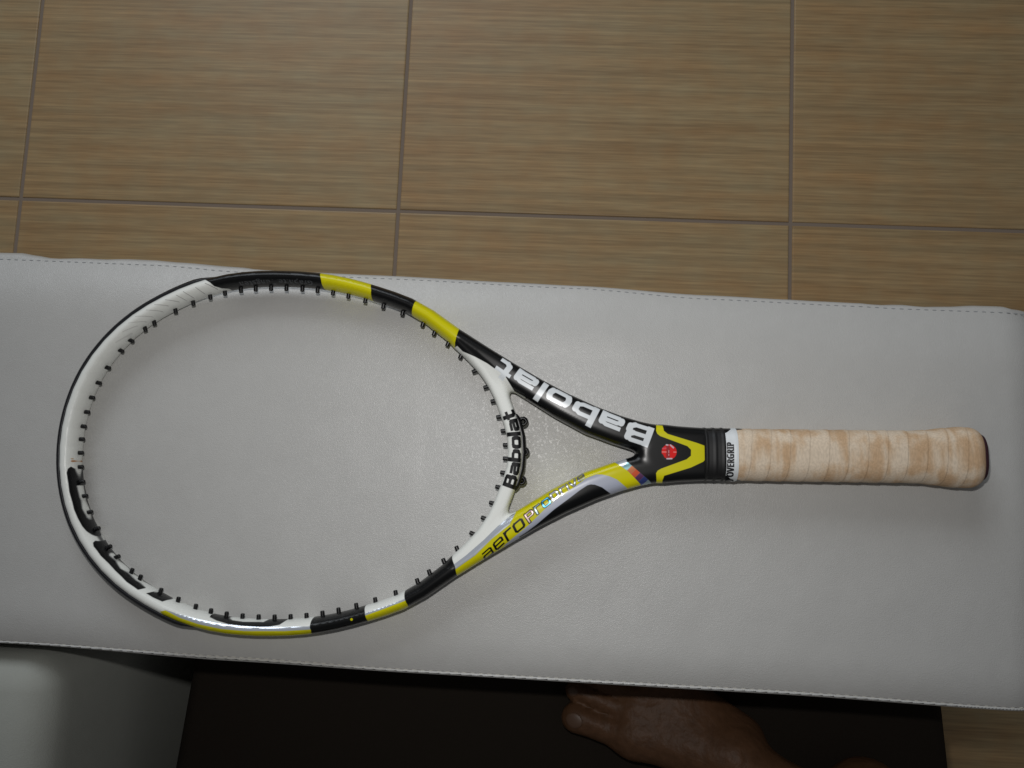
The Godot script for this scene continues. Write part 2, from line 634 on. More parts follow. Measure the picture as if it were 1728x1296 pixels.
func make_field() -> void:
	chains()
	dist.resize(NU * NV)
	arad.resize(NU * NV)
	thick.resize(NU * NV)
	dist.fill(99.0)
	var step := 8
	for cu in range(0, NU, step):
		for cv in range(145, NV, step):
			var c := plan(U0 + cu + 4.0, V0 + cv + 4.0)
			if absf(c.x) > 16.0:
				continue
			for i in range(cu, mini(cu + step, NU)):
				for j in range(cv, mini(cv + step, NV)):
					var f := plan(U0 + i, V0 + j)
					for jj in [j, NV - 1 - j]:
						var q: int = i * NV + jj
						dist[q] = f.x
						arad[q] = f.y
						thick[q] = f.z


func power(u: float) -> float:
	return 2.1 + 1.5 * smoothstep(400.0, 340.0, u)


func surface_y(u: float, v: float) -> float:
	var f := plan(u, v)
	if f.x >= 0.0:
		return 0.0
	var e := power(u)
	return f.z * pow(maxf(0.0, 1.0 - pow(1.0 - minf(-f.x / f.y, 1.0), e)), 1.0 / e)


func frame_mesh() -> ArrayMesh:
	# surface nets over the plan field: inside where (|y| / thick)^p + (1 - d / half width)^p < 1
	var n := NU * NV
	var q := PackedFloat32Array()
	var h := PackedFloat32Array()
	q.resize(n)
	h.resize(n)
	for i in n:
		var d := dist[i]
		if d > 20.0:
			q[i] = 99.0
			h[i] = -1.0
			continue
		var e := power(U0 + float(i / NV))
		q[i] = pow(maxf(0.0, 1.0 + maxf(d, -arad[i]) / arad[i]), e)
		h[i] = thick[i] * pow(1.0 - q[i], 1.0 / e) if d < 0.0 else -1.0
	var yk := 16                       # rows of cells each way
	var cell := {}
	var verts := PackedVector3Array()
	var norms := PackedVector3Array()
	var uvs := PackedVector2Array()
	var keys := PackedInt32Array()
	var off := [0, 1, NV, NV + 1]
	var f := PackedFloat32Array()
	f.resize(8)
	for i in NU - 1:
		var e2 := [power(U0 + i), power(U0 + i), power(U0 + i + 1.0), power(U0 + i + 1.0)]
		for j in NV - 1:
			var c := i * NV + j
			var hi := maxf(maxf(h[c], h[c + 1]), maxf(h[c + NV], h[c + NV + 1]))
			if hi <= 0.0:
				continue
			var lo := minf(minf(h[c], h[c + 1]), minf(h[c + NV], h[c + NV + 1]))
			for k in range(-yk, yk):
				var y0 := float(k)
				var near := minf(absf(y0), absf(y0 + 1.0))
				var farr := maxf(absf(y0), absf(y0 + 1.0))
				if near > hi or farr < lo:
					continue
				var inside := 0
				for m in 4:
					var qq := q[c + off[m]]
					var th := maxf(thick[c + off[m]], 1.0)
					f[m] = pow(absf(y0) / th, e2[m]) + qq - 1.0
					f[m + 4] = pow(absf(y0 + 1.0) / th, e2[m]) + qq - 1.0
					inside += int(f[m] < 0.0) + int(f[m + 4] < 0.0)
				if inside == 0 or inside == 8:
					continue
				var sum := Vector3.ZERO
				var cnt := 0
				for m in 4:
					var pu := float(m / 2)
					var pv := float(m % 2)
					if (f[m] < 0.0) != (f[m + 4] < 0.0):
						sum += Vector3(pu, f[m] / (f[m] - f[m + 4]), pv)
						cnt += 1
				for l in [0, 4]:
					for g2 in [[0, 1], [2, 3], [0, 2], [1, 3]]:
						var fa: float = f[g2[0] + l]
						var fb: float = f[g2[1] + l]
						if (fa < 0.0) != (fb < 0.0):
							var t := fa / (fa - fb)
							var pa := Vector3(float(g2[0] / 2), float(l / 4), float(g2[0] % 2))
							var pb := Vector3(float(g2[1] / 2), float(l / 4), float(g2[1] % 2))
							sum += pa.lerp(pb, t)
							cnt += 1
				sum /= cnt
				var g := Vector3.ZERO
				g.x = lerpf(f[2] + f[6] - f[0] - f[4], f[3] + f[7] - f[1] - f[5], sum.z)
				g.z = lerpf(f[1] + f[5] - f[0] - f[4], f[3] + f[7] - f[2] - f[6], sum.x)
				g.y = (f[4] + f[5] + f[6] + f[7] - f[0] - f[1] - f[2] - f[3]) * 0.5
				var u := U0 + i + sum.x
				var v := V0 + j + sum.z
				cell[(c << 6) + k + yk] = verts.size()
				keys.append((c << 6) + k + yk)
				verts.append(Vector3(-u, y0 + sum.y, v) * 0.001)
				norms.append(Vector3(-g.x, g.y, g.z).normalized())
				uvs.append(Vector2((u - U0) / 515.0, (v - V0) / 290.0))
	var idx := PackedInt32Array()
	for key in keys:
		var c := key >> 6
		var k := (key & 63) - yk
		var inner := h[c] > absf(float(k))
		# the three edges that start at this cell's first corner
		if inner != (h[c + NV] > absf(float(k))):
			quad(idx, cell, key, key - 64, key - 1, key - 65)
		if inner != (h[c + 1] > absf(float(k))):
			quad(idx, cell, key, key - (NV << 6), key - 1, key - (NV << 6) - 1)
		if inner != (h[c] > absf(float(k + 1))):
			quad(idx, cell, key, key - (NV << 6), key - 64, key - (NV << 6) - 64)
	return commit(verts, norms, uvs, idx)


func quad(idx: PackedInt32Array, cell: Dictionary, a: int, b: int, c: int, d: int) -> void:
	if cell.has(a) and cell.has(b) and cell.has(c) and cell.has(d):
		var ia: int = cell[a]
		var ib: int = cell[b]
		var ic: int = cell[c]
		var id: int = cell[d]
		idx.append_array([ia, ib, id, ia, id, ic])


# ------------------------------------------------------------------ racket: paint

var shapes := []      # {kind, pts / segs, lo, hi, col, rough, metal, w}


func poly(p: PackedVector2Array, col: Color, rough := 0.33, metal := 0.0) -> void:
	shapes.append(box_of({"p": p, "col": col, "rough": rough, "metal": metal}, p, 0.0))


func disc(c: Vector2, r: float, col: Color, rough := 0.2, metal := 0.0) -> void:
	strokes([[c, c + Vector2(0.01, 0)]], r * 2.0, col, rough, metal)


func strokes(segs: Array, w: float, col: Color, rough := 0.33, metal := 0.0) -> void:
	var all := PackedVector2Array()
	for s in segs:
		all.append(s[0])
		all.append(s[1])
	shapes.append(box_of({"s": segs, "w": w * 0.5, "col": col, "rough": rough, "metal": metal}, all, w * 0.5))


func box_of(d: Dictionary, pts: PackedVector2Array, grow: float) -> Dictionary:
	var lo := pts[0]
	var hi := pts[0]
	for p in pts:
		lo = lo.min(p)
		hi = hi.max(p)
	d.lo = lo - Vector2.ONE * grow
	d.hi = hi + Vector2.ONE * grow
	return d


func sd(s: Dictionary, p: Vector2) -> float:
	var best := 1e9
	if s.has("p"):
		var pts: PackedVector2Array = s.p
		var inside := false
		var b := pts[pts.size() - 1]
		for a in pts:
			var e := b - a
			var w := p - a
			var t := clampf(w.dot(e) / e.length_squared(), 0.0, 1.0)
			best = minf(best, (w - e * t).length_squared())
			if (a.y > p.y) != (b.y > p.y) and p.x < (b.x - a.x) * (p.y - a.y) / (b.y - a.y) + a.x:
				inside = not inside
			b = a
		return -sqrt(best) if inside else sqrt(best)
	for g in s.s:
		var a: Vector2 = g[0]
		if g.size() > 2:
			# a pen stroke: square at the ends of a line, round where it goes on
			var dir: Vector2 = g[1] - a
			var half := dir.length() * 0.5
			dir /= maxf(half * 2.0, 1e-6)
			var c := p - a - dir * half
			var al: float = c.dot(dir)
			var qx: float = absf(al) - half
			var qy: float = absf(c.cross(dir)) - g[2]
			var square: bool = g[4] if al > 0.0 else g[3]
			if square:
				qx -= g[2] * 0.8
				best = minf(best, Vector2(maxf(qx, 0.0), maxf(qy, 0.0)).length() + minf(maxf(qx, qy), 0.0))
			else:
				best = minf(best, Vector2(maxf(qx, 0.0), c.cross(dir)).length() - g[2])
			continue
		var e: Vector2 = g[1] - a
		var w := p - a
		var t := clampf(w.dot(e) / e.length_squared(), 0.0, 1.0)
		best = minf(best, (w - e * t).length() - s.w)
	return best


# letters as pen strokes in a box one unit high
const GLYPH := {
	"B": [0.98, [[.13, .12, .13, .88], [.13, .88, .66, .88, .79, .80, .79, .63, .66, .52, .13, .52], [.66, .52, .84, .42, .84, .24, .70, .12, .13, .12]]],
	"a": [0.95, [[.14, .62, .62, .62, .80, .52, .80, .12], [.80, .38, .28, .38, .15, .30, .15, .20, .26, .12, .80, .12]]],
	"b": [0.95, [[.13, .12, .13, .95], [.13, .62, .62, .62, .81, .50, .81, .25, .62, .12, .13, .12]]],
	"o": [0.96, [[.30, .62, .68, .62, .80, .56, .84, .44, .84, .30, .80, .18, .68, .12, .30, .12, .18, .18, .14, .30, .14, .44, .18, .56, .30, .62]]],
	"l": [0.28, [[.13, .12, .13, .95]]],
	"t": [0.60, [[.22, .92, .22, .24, .34, .12, .58, .12], [.04, .66, .56, .66]]],
	"A": [1.0, [[.10, .92, .80, .92, .90, .80, .90, .08], [.90, .52, .20, .52, .10, .42, .10, .18, .20, .08, .90, .08]]],
	"E": [1.0, [[.10, .50, .90, .50, .90, .80, .80, .92, .20, .92, .10, .80, .10, .20, .20, .08, .86, .08]]],
	"R": [0.75, [[.10, .04, .10, .92], [.10, .74, .26, .92, .72, .92]]],
	"O": [1.0, [[.22, .92, .80, .92, .90, .80, .90, .20, .80, .08, .20, .08, .10, .20, .10, .80, .22, .92]]],
	"P": [1.0, [[.10, -.12, .10, .92, .76, .92, .90, .80, .90, .52, .78, .40, .10, .40]]],
	"D": [1.1, [[.10, .08, .10, .92, .74, .92, .94, .74, .94, .26, .74, .08, .10, .08]]],
	"I": [0.25, [[.10, .08, .10, .92]]],
	"V": [0.9, [[.06, .92, .36, .08, .52, .08, .84, .92]]],
}


func walk(path: PackedVector2Array, s: float) -> Array:
	# point and direction at length s
	for i in path.size() - 1:
		var e := path[i + 1] - path[i]
		var l := e.length()
		if s <= l or i == path.size() - 2:
			var dir := e.normalized()
			# ease the direction over the corners
			var t := clampf(s / l, 0.0, 1.0)
			if i > 0 and t < 0.5:
				dir = (path[i] - path[i - 1]).normalized().lerp(dir, 0.5 + t).normalized()
			elif i < path.size() - 2 and t > 0.5:
				dir = dir.lerp((path[i + 2] - path[i + 1]).normalized(), t - 0.5).normalized()
			return [path[i] + e / l * s, dir]
		s -= l
	return [path[0], Vector2.RIGHT]


func length_of(path: PackedVector2Array) -> float:
	var l := 0.0
	for i in path.size() - 1:
		l += path[i].distance_to(path[i + 1])
	return l


func write(text: String, path: PackedVector2Array, size0: float, size1: float, mid: float, pen: float, cols: Array, lean := 0.0, rough := 0.22, metal := 0.0, gap := 0.07) -> void:
	# letters that fill the path from end to end; size runs from size0 to size1, pen is a share of it
	var total := -gap
	for ch in text:
		total += GLYPH[ch][0] + gap
	var stretch := length_of(path) / total
	var at := 0.0
	var k := 0
	for ch in text:
		var segs := []
		var sz := lerpf(size0, size1, at / total)
		for line in GLYPH[ch][1]:
			var prev := Vector2.ZERO
			for i in range(0, line.size(), 2):
				var y: float = line[i + 1]
				var w := walk(path, (at + line[i] + lean * (y - mid)) * stretch)
				var up := Vector2(-w[1].y, w[1].x)
				var q: Vector2 = w[0] + up * (y - mid) * sz
				if i:
					var flat: bool = absf(line[i] - line[i - 2]) > absf(y - line[i - 1]) * 1.3
					var steep: bool = absf(y - line[i - 1]) > absf(line[i] - line[i - 2]) * 1.3
					segs.append([prev, q, pen * sz * (0.37 if flat else (0.56 if steep else 0.46)), i == 2, i == line.size() - 2])
				prev = q
		strokes(segs, pen * sz, cols[k % cols.size()], rough, metal)
		at += GLYPH[ch][0] + gap
		k += 1


func paint() -> Array:
	var white := Color(0.925, 0.93, 0.91)
	var black := Color(0.042, 0.044, 0.048)
	var ink := Color(0.03, 0.033, 0.042)
	var yellow := Color(0.83, 0.80, 0.03)
	var grey := Color(0.66, 0.68, 0.74)
	var silver := Color(0.86, 0.89, 0.93)
	poly(PackedVector2Array([Vector2(582.9, -143.7), Vector2(579.8, -129.3), Vector2(570.4, -123.9), Vector2(567.8, -121.6), Vector2(563.6, -120.8), Vector2(558.8, -121.2), Vector2(552.4, -88.5), Vector2(500.6, 61.5), Vector2(484.7, 119.6), Vector2(484.5, 122.9), Vector2(484.7, 126.9), Vector2(485.6, 139.8), Vector2(584.4, 152.4), Vector2(694.4, 108.0), Vector2(708.1, -69.3)]), white)
	poly(PackedVector2Array([Vector2(490.7, -139.2), Vector2(488.4, -132.7), Vector2(486.4, -126.4), Vector2(486.3, -122.1), Vector2(486.6, -116.2), Vector2(448.7, -107.2), Vector2(448.8, -112.8), Vector2(448.3, -118.7), Vector2(449.7, -125.5), Vector2(449.0, -132.4)]), yellow, 0.3)
	poly(PackedVector2Array([Vector2(414.7, -118.8), Vector2(415.4, -111.5), Vector2(416.7, -106.7), Vector2(417.7, -103.6), Vector2(418.9, -100.6), Vector2(419.5, -93.8), Vector2(387.6, -71.5), Vector2(385.2, -77.8), Vector2(385.0, -79.8), Vector2(383.6, -84.8), Vector2(381.8, -92.3), Vector2(379.3, -98.5)]), yellow, 0.3)
	poly(PackedVector2Array([Vector2(383.3, -77.3), Vector2(379.3, -73.3), Vector2(369.9, -69.2), Vector2(361.0, -64.4), Vector2(353.5, -59.1), Vector2(347.8, -55.2), Vector2(340.9, -44.4), Vector2(333.0, -40.0), Vector2(330.2, -1.4), Vector2(332.1, 40.5), Vector2(337.2, 43.1), Vector2(341.5, 45.3), Vector2(344.0, 47.2), Vector2(351.9, 53.8), Vector2(360.7, 62.7), Vector2(373.7, 74.2), Vector2(383.3, 81.5), Vector2(384.1, 77.1), Vector2(395.2, 68.4), Vector2(412.8, 60.1), Vector2(416.2, -71.3)]), white, 0.55)
	poly(PackedVector2Array([Vector2(416.4, 90.0), Vector2(418.7, 98.9), Vector2(417.2, 105.3), Vector2(415.3, 110.2), Vector2(411.2, 123.6), Vector2(447.8, 128.5), Vector2(445.5, 115.8), Vector2(447.5, 111.3), Vector2(450.8, 103.3)]), white)
	poly(PackedVector2Array([Vector2(415.0, 105.2), Vector2(417.1, 106.7), Vector2(431.0, 112.1), Vector2(444.9, 117.2), Vector2(447.0, 118.2), Vector2(446.4, 130.6), Vector2(415.6, 119.5)]), yellow, 0.25)
	poly(PackedVector2Array([Vector2(415.1, 104.4), Vector2(417.2, 105.5), Vector2(431.1, 111.0), Vector2(445.0, 116.0), Vector2(447.1, 116.6), Vector2(444.9, 117.6), Vector2(431.0, 112.4), Vector2(417.1, 106.9)]), silver, 0.22, 0.55)
	poly(PackedVector2Array([Vector2(481.7, 127.6), Vector2(503.0, 129.3), Vector2(531.8, 129.9), Vector2(549.1, 128.8), Vector2(566.2, 125.6), Vector2(580.3, 121.4), Vector2(590.6, 117.0), Vector2(594.8, 118.0), Vector2(585.6, 132.2), Vector2(558.5, 143.5), Vector2(484.2, 141.8)]), yellow, 0.25)
	poly(PackedVector2Array([Vector2(481.7, 125.8), Vector2(503.4, 127.0), Vector2(532.3, 127.0), Vector2(549.8, 125.5), Vector2(566.6, 122.9), Vector2(580.5, 119.5), Vector2(591.9, 116.2), Vector2(580.3, 121.8), Vector2(566.2, 126.1), Vector2(549.1, 129.2), Vector2(531.8, 130.3), Vector2(503.0, 129.7), Vector2(481.7, 128.1)]), silver, 0.22, 0.55)
	poly(PackedVector2Array([Vector2(381.5, 84.3), Vector2(367.2, 74.0), Vector2(355.9, 62.6), Vector2(342.9, 51.9), Vector2(338.9, 44.0), Vector2(338.4, 40.1), Vector2(323.8, 28.8), Vector2(306.1, 17.8), Vector2(288.0, 8.0), Vector2(267.7, 3.0), Vector2(267.7, 6.6), Vector2(258.6, 12.9), Vector2(249.4, 22.1), Vector2(245.4, 31.1), Vector2(270.2, 38.7), Vector2(304.5, 56.3), Vector2(341.4, 73.8), Vector2(379.3, 99.9), Vector2(380.4, 90.2)]), yellow, 0.2)
	poly(PackedVector2Array([Vector2(259.2, 24.9), Vector2(266.6, 18.9), Vector2(272.1, 16.6), Vector2(277.2, 15.5), Vector2(281.4, 15.5), Vector2(288.6, 18.3), Vector2(297.4, 25.0), Vector2(308.0, 32.1), Vector2(314.7, 37.6), Vector2(321.8, 44.4), Vector2(329.0, 51.7), Vector2(338.6, 59.8), Vector2(347.1, 67.2), Vector2(334.6, 69.5), Vector2(304.6, 54.1), Vector2(270.2, 35.7), Vector2(255.7, 31.2)]), grey, 0.3)
	poly(PackedVector2Array([Vector2(271.0, 29.1), Vector2(277.2, 24.7), Vector2(282.2, 22.9), Vector2(285.2, 22.7), Vector2(287.7, 23.4), Vector2(292.8, 26.8), Vector2(301.6, 33.6), Vector2(311.3, 40.9), Vector2(318.4, 47.1), Vector2(323.5, 51.6), Vector2(330.2, 56.8), Vector2(336.1, 60.7), Vector2(332.0, 67.3), Vector2(304.6, 54.1), Vector2(268.5, 35.3)]), ink, 0.2)
	poly(PackedVector2Array([Vector2(383.3, 81.5), Vector2(373.7, 74.2), Vector2(360.7, 62.7), Vector2(351.9, 53.8), Vector2(344.0, 47.2), Vector2(338.9, 44.0), Vector2(342.9, 51.9), Vector2(355.9, 62.6), Vector2(367.2, 74.0), Vector2(381.5, 84.3)]), silver, 0.2, 0.55)
	poly(PackedVector2Array([Vector2(385.6, 70.3), Vector2(384.1, 77.1), Vector2(381.5, 82.6), Vector2(380.4, 90.2), Vector2(378.0, 99.8), Vector2(415.6, 119.5), Vector2(415.2, 109.9), Vector2(417.2, 105.3), Vector2(418.7, 98.9), Vector2(420.7, 92.2)]), black, 0.3)
	poly(PackedVector2Array([Vector2(446.4, 103.2), Vector2(447.5, 111.3), Vector2(445.7, 115.8), Vector2(444.3, 121.0), Vector2(443.8, 131.8), Vector2(486.4, 141.9), Vector2(483.9, 129.0), Vector2(484.7, 126.9), Vector2(484.8, 123.0), Vector2(484.6, 119.8), Vector2(484.1, 112.4)]), black, 0.3)
	# rainbow foil strip: bands of colour across the film
	var foil := PackedVector2Array([Vector2(267.7, 2.2), Vector2(267.7, 6.6), Vector2(258.6, 12.9), Vector2(249.4, 22.1), Vector2(245.4, 31.1), Vector2(236.8, 27.5), Vector2(242.5, 20.3), Vector2(255.2, 9.5), Vector2(259.2, 6.1), Vector2(259.9, 2.1)])
	poly(foil, silver, 0.2, 0.5)
	var hues := [Color(0.93, 0.95, 0.97), Color(0.62, 0.80, 0.82), Color(0.80, 0.50, 0.34), Color(0.86, 0.38, 0.24), Color(0.42, 0.26, 0.42), Color(0.24, 0.30, 0.55), Color(0.55, 0.64, 0.66)]
	for i in hues.size():
		var a := Vector2(263.2, 5.5).lerp(Vector2(243.5, 23.5), i / 7.0)
		var b := Vector2(263.2, 5.5).lerp(Vector2(243.5, 23.5), (i + 1) / 7.0)
		var band := PackedVector2Array([a + Vector2(7, 7), b + Vector2(7, 7), b + Vector2(-8, -8), a + Vector2(-8, -8)])
		var cut := Geometry2D.intersect_polygons(band, foil)
		if cut.size():
			poly(cut[0], hues[i], 0.22, 0.45)
	# black hook marks on the white rim
	poly(PackedVector2Array([Vector2(669.8, 14.8), Vector2(670.8, 16.4), Vector2(671.1, 19.5), Vector2(668.1, 33.3), Vector2(663.6, 46.2), Vector2(660.2, 53.1), Vector2(657.0, 58.2), Vector2(654.2, 61.7), Vector2(651.3, 64.4), Vector2(649.1, 66.0), Vector2(646.3, 69.7), Vector2(642.4, 66.0), Vector2(647.3, 60.8), Vector2(654.1, 54.4), Vector2(658.5, 50.0), Vector2(663.9, 36.1), Vector2(667.0, 22.9), Vector2(668.6, 16.3)]), ink)
	poly(PackedVector2Array([Vector2(666.3, 28.8), Vector2(663.7, 37.7), Vector2(660.7, 45.9), Vector2(657.8, 52.0), Vector2(656.4, 54.0), Vector2(651.0, 52.0), Vector2(655.0, 44.0), Vector2(659.0, 35.0), Vector2(661.5, 27.5)]), white)
	poly(PackedVector2Array([Vector2(648.2, 68.8), Vector2(648.5, 70.1), Vector2(647.4, 72.6), Vector2(641.6, 79.3), Vector2(630.0, 90.0), Vector2(620.9, 97.6), Vector2(612.3, 103.0), Vector2(609.0, 102.3), Vector2(616.9, 97.3), Vector2(628.9, 88.6), Vector2(638.4, 79.4), Vector2(639.5, 77.7), Vector2(633.3, 81.0), Vector2(637.3, 75.4), Vector2(643.0, 71.2), Vector2(646.5, 69.4)]), ink)
	poly(PackedVector2Array([Vector2(606.5, 105.5), Vector2(601.3, 108.3), Vector2(594.5, 111.2), Vector2(592.5, 110.6), Vector2(589.5, 110.7), Vector2(587.3, 110.2), Vector2(589.6, 108.5), Vector2(596.0, 106.1), Vector2(602.1, 105.7), Vector2(603.8, 105.0)]), ink)
	poly(PackedVector2Array([Vector2(559.7, 121.8), Vector2(560.2, 120.8), Vector2(555.8, 119.8), Vector2(548.5, 120.0), Vector2(546.8, 122.9), Vector2(543.1, 123.9), Vector2(535.0, 124.7), Vector2(520.4, 124.7), Vector2(518.6, 123.9), Vector2(511.7, 121.8), Vector2(502.5, 121.7), Vector2(504.4, 123.5), Vector2(507.5, 125.7), Vector2(514.5, 126.9), Vector2(520.2, 127.2), Vector2(533.6, 126.8), Vector2(544.6, 125.8), Vector2(553.5, 123.8)]), ink)
	strokes([[Vector2(633, 75.4), Vector2(622, 86.2)], [Vector2(622, 86.2), Vector2(609, 95.2)], [Vector2(609, 95.2), Vector2(598, 101.6)]], 1.0, ink)
	disc(Vector2(454.9, 120.6), 1.0, yellow)
	disc(Vector2(669.5, 10.7), 0.7, Color(0.72, 0.52, 0.36))
	disc(Vector2(669.9, 9.0), 0.4, Color(0.78, 0.62, 0.45))
	var pins := PackedVector2Array([Vector2(574.4, -123.5), Vector2(566.8, -120.1), Vector2(581.5, -120.3), Vector2(577.0, -116.8), Vector2(590.8, -117.1), Vector2(585.5, -113.7), Vector2(595.9, -114.3), Vector2(591.0, -111.6), Vector2(604.1, -110.7), Vector2(595.5, -110.0), Vector2(612.2, -107.0), Vector2(603.2, -106.7), Vector2(618.3, -102.8), Vector2(608.4, -102.8), Vector2(626.5, -97.9), Vector2(615.6, -98.6), Vector2(631.3, -92.8), Vector2(620.7, -95.0), Vector2(635.8, -86.3), Vector2(626.4, -91.5), Vector2(641.5, -78.4), Vector2(631.5, -86.3)])
	for i in range(0, pins.size(), 2):
		strokes([[pins[i], pins[i + 1]]], 0.42, white.lerp(Color(0.45, 0.45, 0.45), 0.75 - 0.055 * i / 2.0))
	# throat: chevron and round emblem
	poly(PackedVector2Array([Vector2(237.4, -26.4), Vector2(238.4, -20.7), Vector2(233.4, -20.3), Vector2(232.8, -16.3), Vector2(230.1, -14.1), Vector2(209.0, -7.8), Vector2(204.0, -6.0), Vector2(202.7, -3.4), Vector2(202.8, 2.9), Vector2(204.9, 5.5), Vector2(213.8, 9.8), Vector2(232.8, 15.9), Vector2(233.9, 19.3), Vector2(232.5, 25.4), Vector2(237.6, 25.4), Vector2(238.7, 14.1), Vector2(237.5, 12.2), Vector2(234.9, 10.7), Vector2(216.9, 3.9), Vector2(213.8, 1.3), Vector2(213.7, -2.9), Vector2(216.2, -5.4), Vector2(235.6, -12.4), Vector2(237.7, -14.1), Vector2(238.5, -16.2)]), yellow, 0.3)
	var e := Vector2(229.2, -1.2)
	var red := Color(0.88, 0.12, 0.11)
	disc(e, 5.4, red, 0.25)
	var cut_l := [[e + Vector2(5.0, 2.4), e + Vector2(4.2, 4.2)], [e + Vector2(4.2, 4.2), e + Vector2(2.8, 5.2)]]
	strokes(cut_l, 1.5, black)
	strokes([[e + Vector2(0.9, -3.4), e + Vector2(0.9, 3.4)]], 2.6, Color(0.60, 0.06, 0.09))
	strokes([[e + Vector2(4.9, 0.1), e + Vector2(2.2, 0.1)], [e + Vector2(-3.3, 0.1), e + Vector2(-4.8, 0.1)]], 0.9, Color(0.95, 0.50, 0.48))
	strokes([[e + Vector2(2.0, -5.0), e + Vector2(0.9, -4.9)], [e + Vector2(-0.9, -4.9), e + Vector2(-3.0, -3.0)], [e + Vector2(1.6, 4.9), e + Vector2(-1.8, 4.8)]], 1.1, Color(0.82, 0.74, 0.78))
	strokes([[e + Vector2(0.3, -1.0), e + Vector2(0.3, 0.6)], [e + Vector2(0.3, 1.6), e + Vector2(0.3, 2.6)]], 0.5, Color(0.85, 0.72, 0.75))
	strokes([[e + Vector2(4.6, -2.4), e + Vector2(2.4, -2.6)]], 1.1, Color(0.88, 0.28, 0.36))
	# lettering
	var big := PackedVector2Array([Vector2(241.6, -11.0), Vector2(251.3, -13.7), Vector2(271.7, -21.3), Vector2(290.0, -28.4), Vector2(308.0, -37.4), Vector2(320.5, -43.6), Vector2(330.9, -49.6), Vector2(345.3, -57.8), Vector2(353.1, -63.0)])
	write("Babolat", big, 14.6, 13.4, 0.5, 0.29, [Color(0.88, 0.90, 0.91)], 0.06, 0.22, 0.0, 0.05)
	write("Babolat", PackedVector2Array([Vector2(344.2, 25.5), Vector2(343.0, 21.6), Vector2(340.8, 12.2), Vector2(340.2, 5.6), Vector2(339.9, -3.6), Vector2(340.4, -10.9), Vector2(341.4, -17.6), Vector2(343.6, -24.7), Vector2(345.4, -29.0)]), 9.4, 9.2, 0.5, 0.28, [ink], 0.04, 0.6, 0.0, 0.06)
	write("AERO", PackedVector2Array([Vector2(361.8, 75.8), Vector2(357.7, 72.3), Vector2(350.1, 65.0), Vector2(342.6, 57.9), Vector2(336.1, 52.4), Vector2(332.8, 49.6)]), 5.2, 7.2, 0.5, 0.235, [ink], 0.16, 0.22, 0.0, 0.16)
	var pro := PackedVector2Array([Vector2(331.1, 47.5), Vector2(327.5, 44.3), Vector2(322.3, 40.2), Vector2(317.3, 36.2), Vector2(314.3, 33.8)])
	write("PRO", pro, 5.6, 4.6, 0.5, 0.38, [ink], 0.10, 0.22, 0.0, 0.2)
	write("PRO", pro, 5.6, 4.6, 0.5, 0.20, [Color(0.93, 0.82, 0.80), Color(0.82, 0.93, 0.95), Color(0.35, 0.72, 0.85)], 0.10, 0.2, 0.6, 0.2)
	var drv := PackedVector2Array([Vector2(313.5, 32.6), Vector2(309.8, 30.0), Vector2(305.7, 27.4), Vector2(302.5, 25.3), Vector2(297.9, 22.3), Vector2(292.8, 18.6), Vector2(289.8, 16.2)])
	write("DRIVE", drv, 5.2, 3.0, 0.5, 0.38, [Color(0.30, 0.31, 0.33)], 0.10, 0.22, 0.0, 0.2)
	write("DRIVE", drv, 5.2, 3.0, 0.5, 0.22, [Color(0.93, 0.94, 0.95), Color(0.93, 0.94, 0.95), Color(0.9, 0.91, 0.92), Color(0.75, 0.76, 0.78), Color(0.55, 0.56, 0.58)], 0.10, 0.2, 0.6, 0.2)
	# rasterize, cell by cell, only where there is frame
	var w := 2048
	var hgt := 1153
	var img := Image.create(w, hgt, false, Image.FORMAT_RGB8)
	var orm := Image.create(w, hgt, false, Image.FORMAT_RGB8)
	img.fill(black)
	orm.fill(Color(1, 0.3, 0))
	for i in NU - 1:
		for j in NV - 1:
			var dq := dist[i * NV + j]
			if dq > 4.0:
				continue
			var c := Vector2(U0 + i + 0.5, V0 + j + 0.5)
			var live := []
			for s in shapes:
				if c.x < s.lo.x - 1.2 or c.y < s.lo.y - 1.2 or c.x > s.hi.x + 1.2 or c.y > s.hi.y + 1.2:
					continue
				var d := sd(s, c)
				if d > 1.1:
					continue
				if d < -1.1:
					live = [[s, true]]
				else:
					live.append([s, false])
			if live.is_empty():
				continue
			var x0 := int(i * PX)
			var y0 := int(j * PX)
			var x1 := int((i + 1) * PX)
			var y1 := int((j + 1) * PX)
			if live.size() == 1 and live[0][1]:
				var s: Dictionary = live[0][0]
				img.fill_rect(Rect2i(x0, y0, x1 - x0, y1 - y0), s.col)
				orm.fill_rect(Rect2i(x0, y0, x1 - x0, y1 - y0), Color(1, s.rough, s.metal))
				continue
			for y in range(y0, y1):
				for x in range(x0, x1):
					var p := Vector2(U0 + (x + 0.5) / PX, V0 + (y + 0.5) / PX)
					var col := black
					var o := Color(1, 0.3, 0)
					for l in live:
						var s: Dictionary = l[0]
						var k := 1.0 if l[1] else clampf(0.5 - sd(s, p) * 3.2, 0.0, 1.0)
						if k > 0.0:
							col = col.lerp(s.col, k)
							o = o.lerp(Color(1, s.rough, s.metal), k)
					img.set_pixel(x, y, col)
					orm.set_pixel(x, y, o)
	return [ImageTexture.create_from_image(img), ImageTexture.create_from_image(orm)]


# ------------------------------------------------------------------ racket: assembly

func tube_ring(section: Array, centre: Vector3, n: Vector3, b: Vector3, pts: Array) -> void:
	for q in section:
		pts.append(centre + n * q.x + b * q.y)


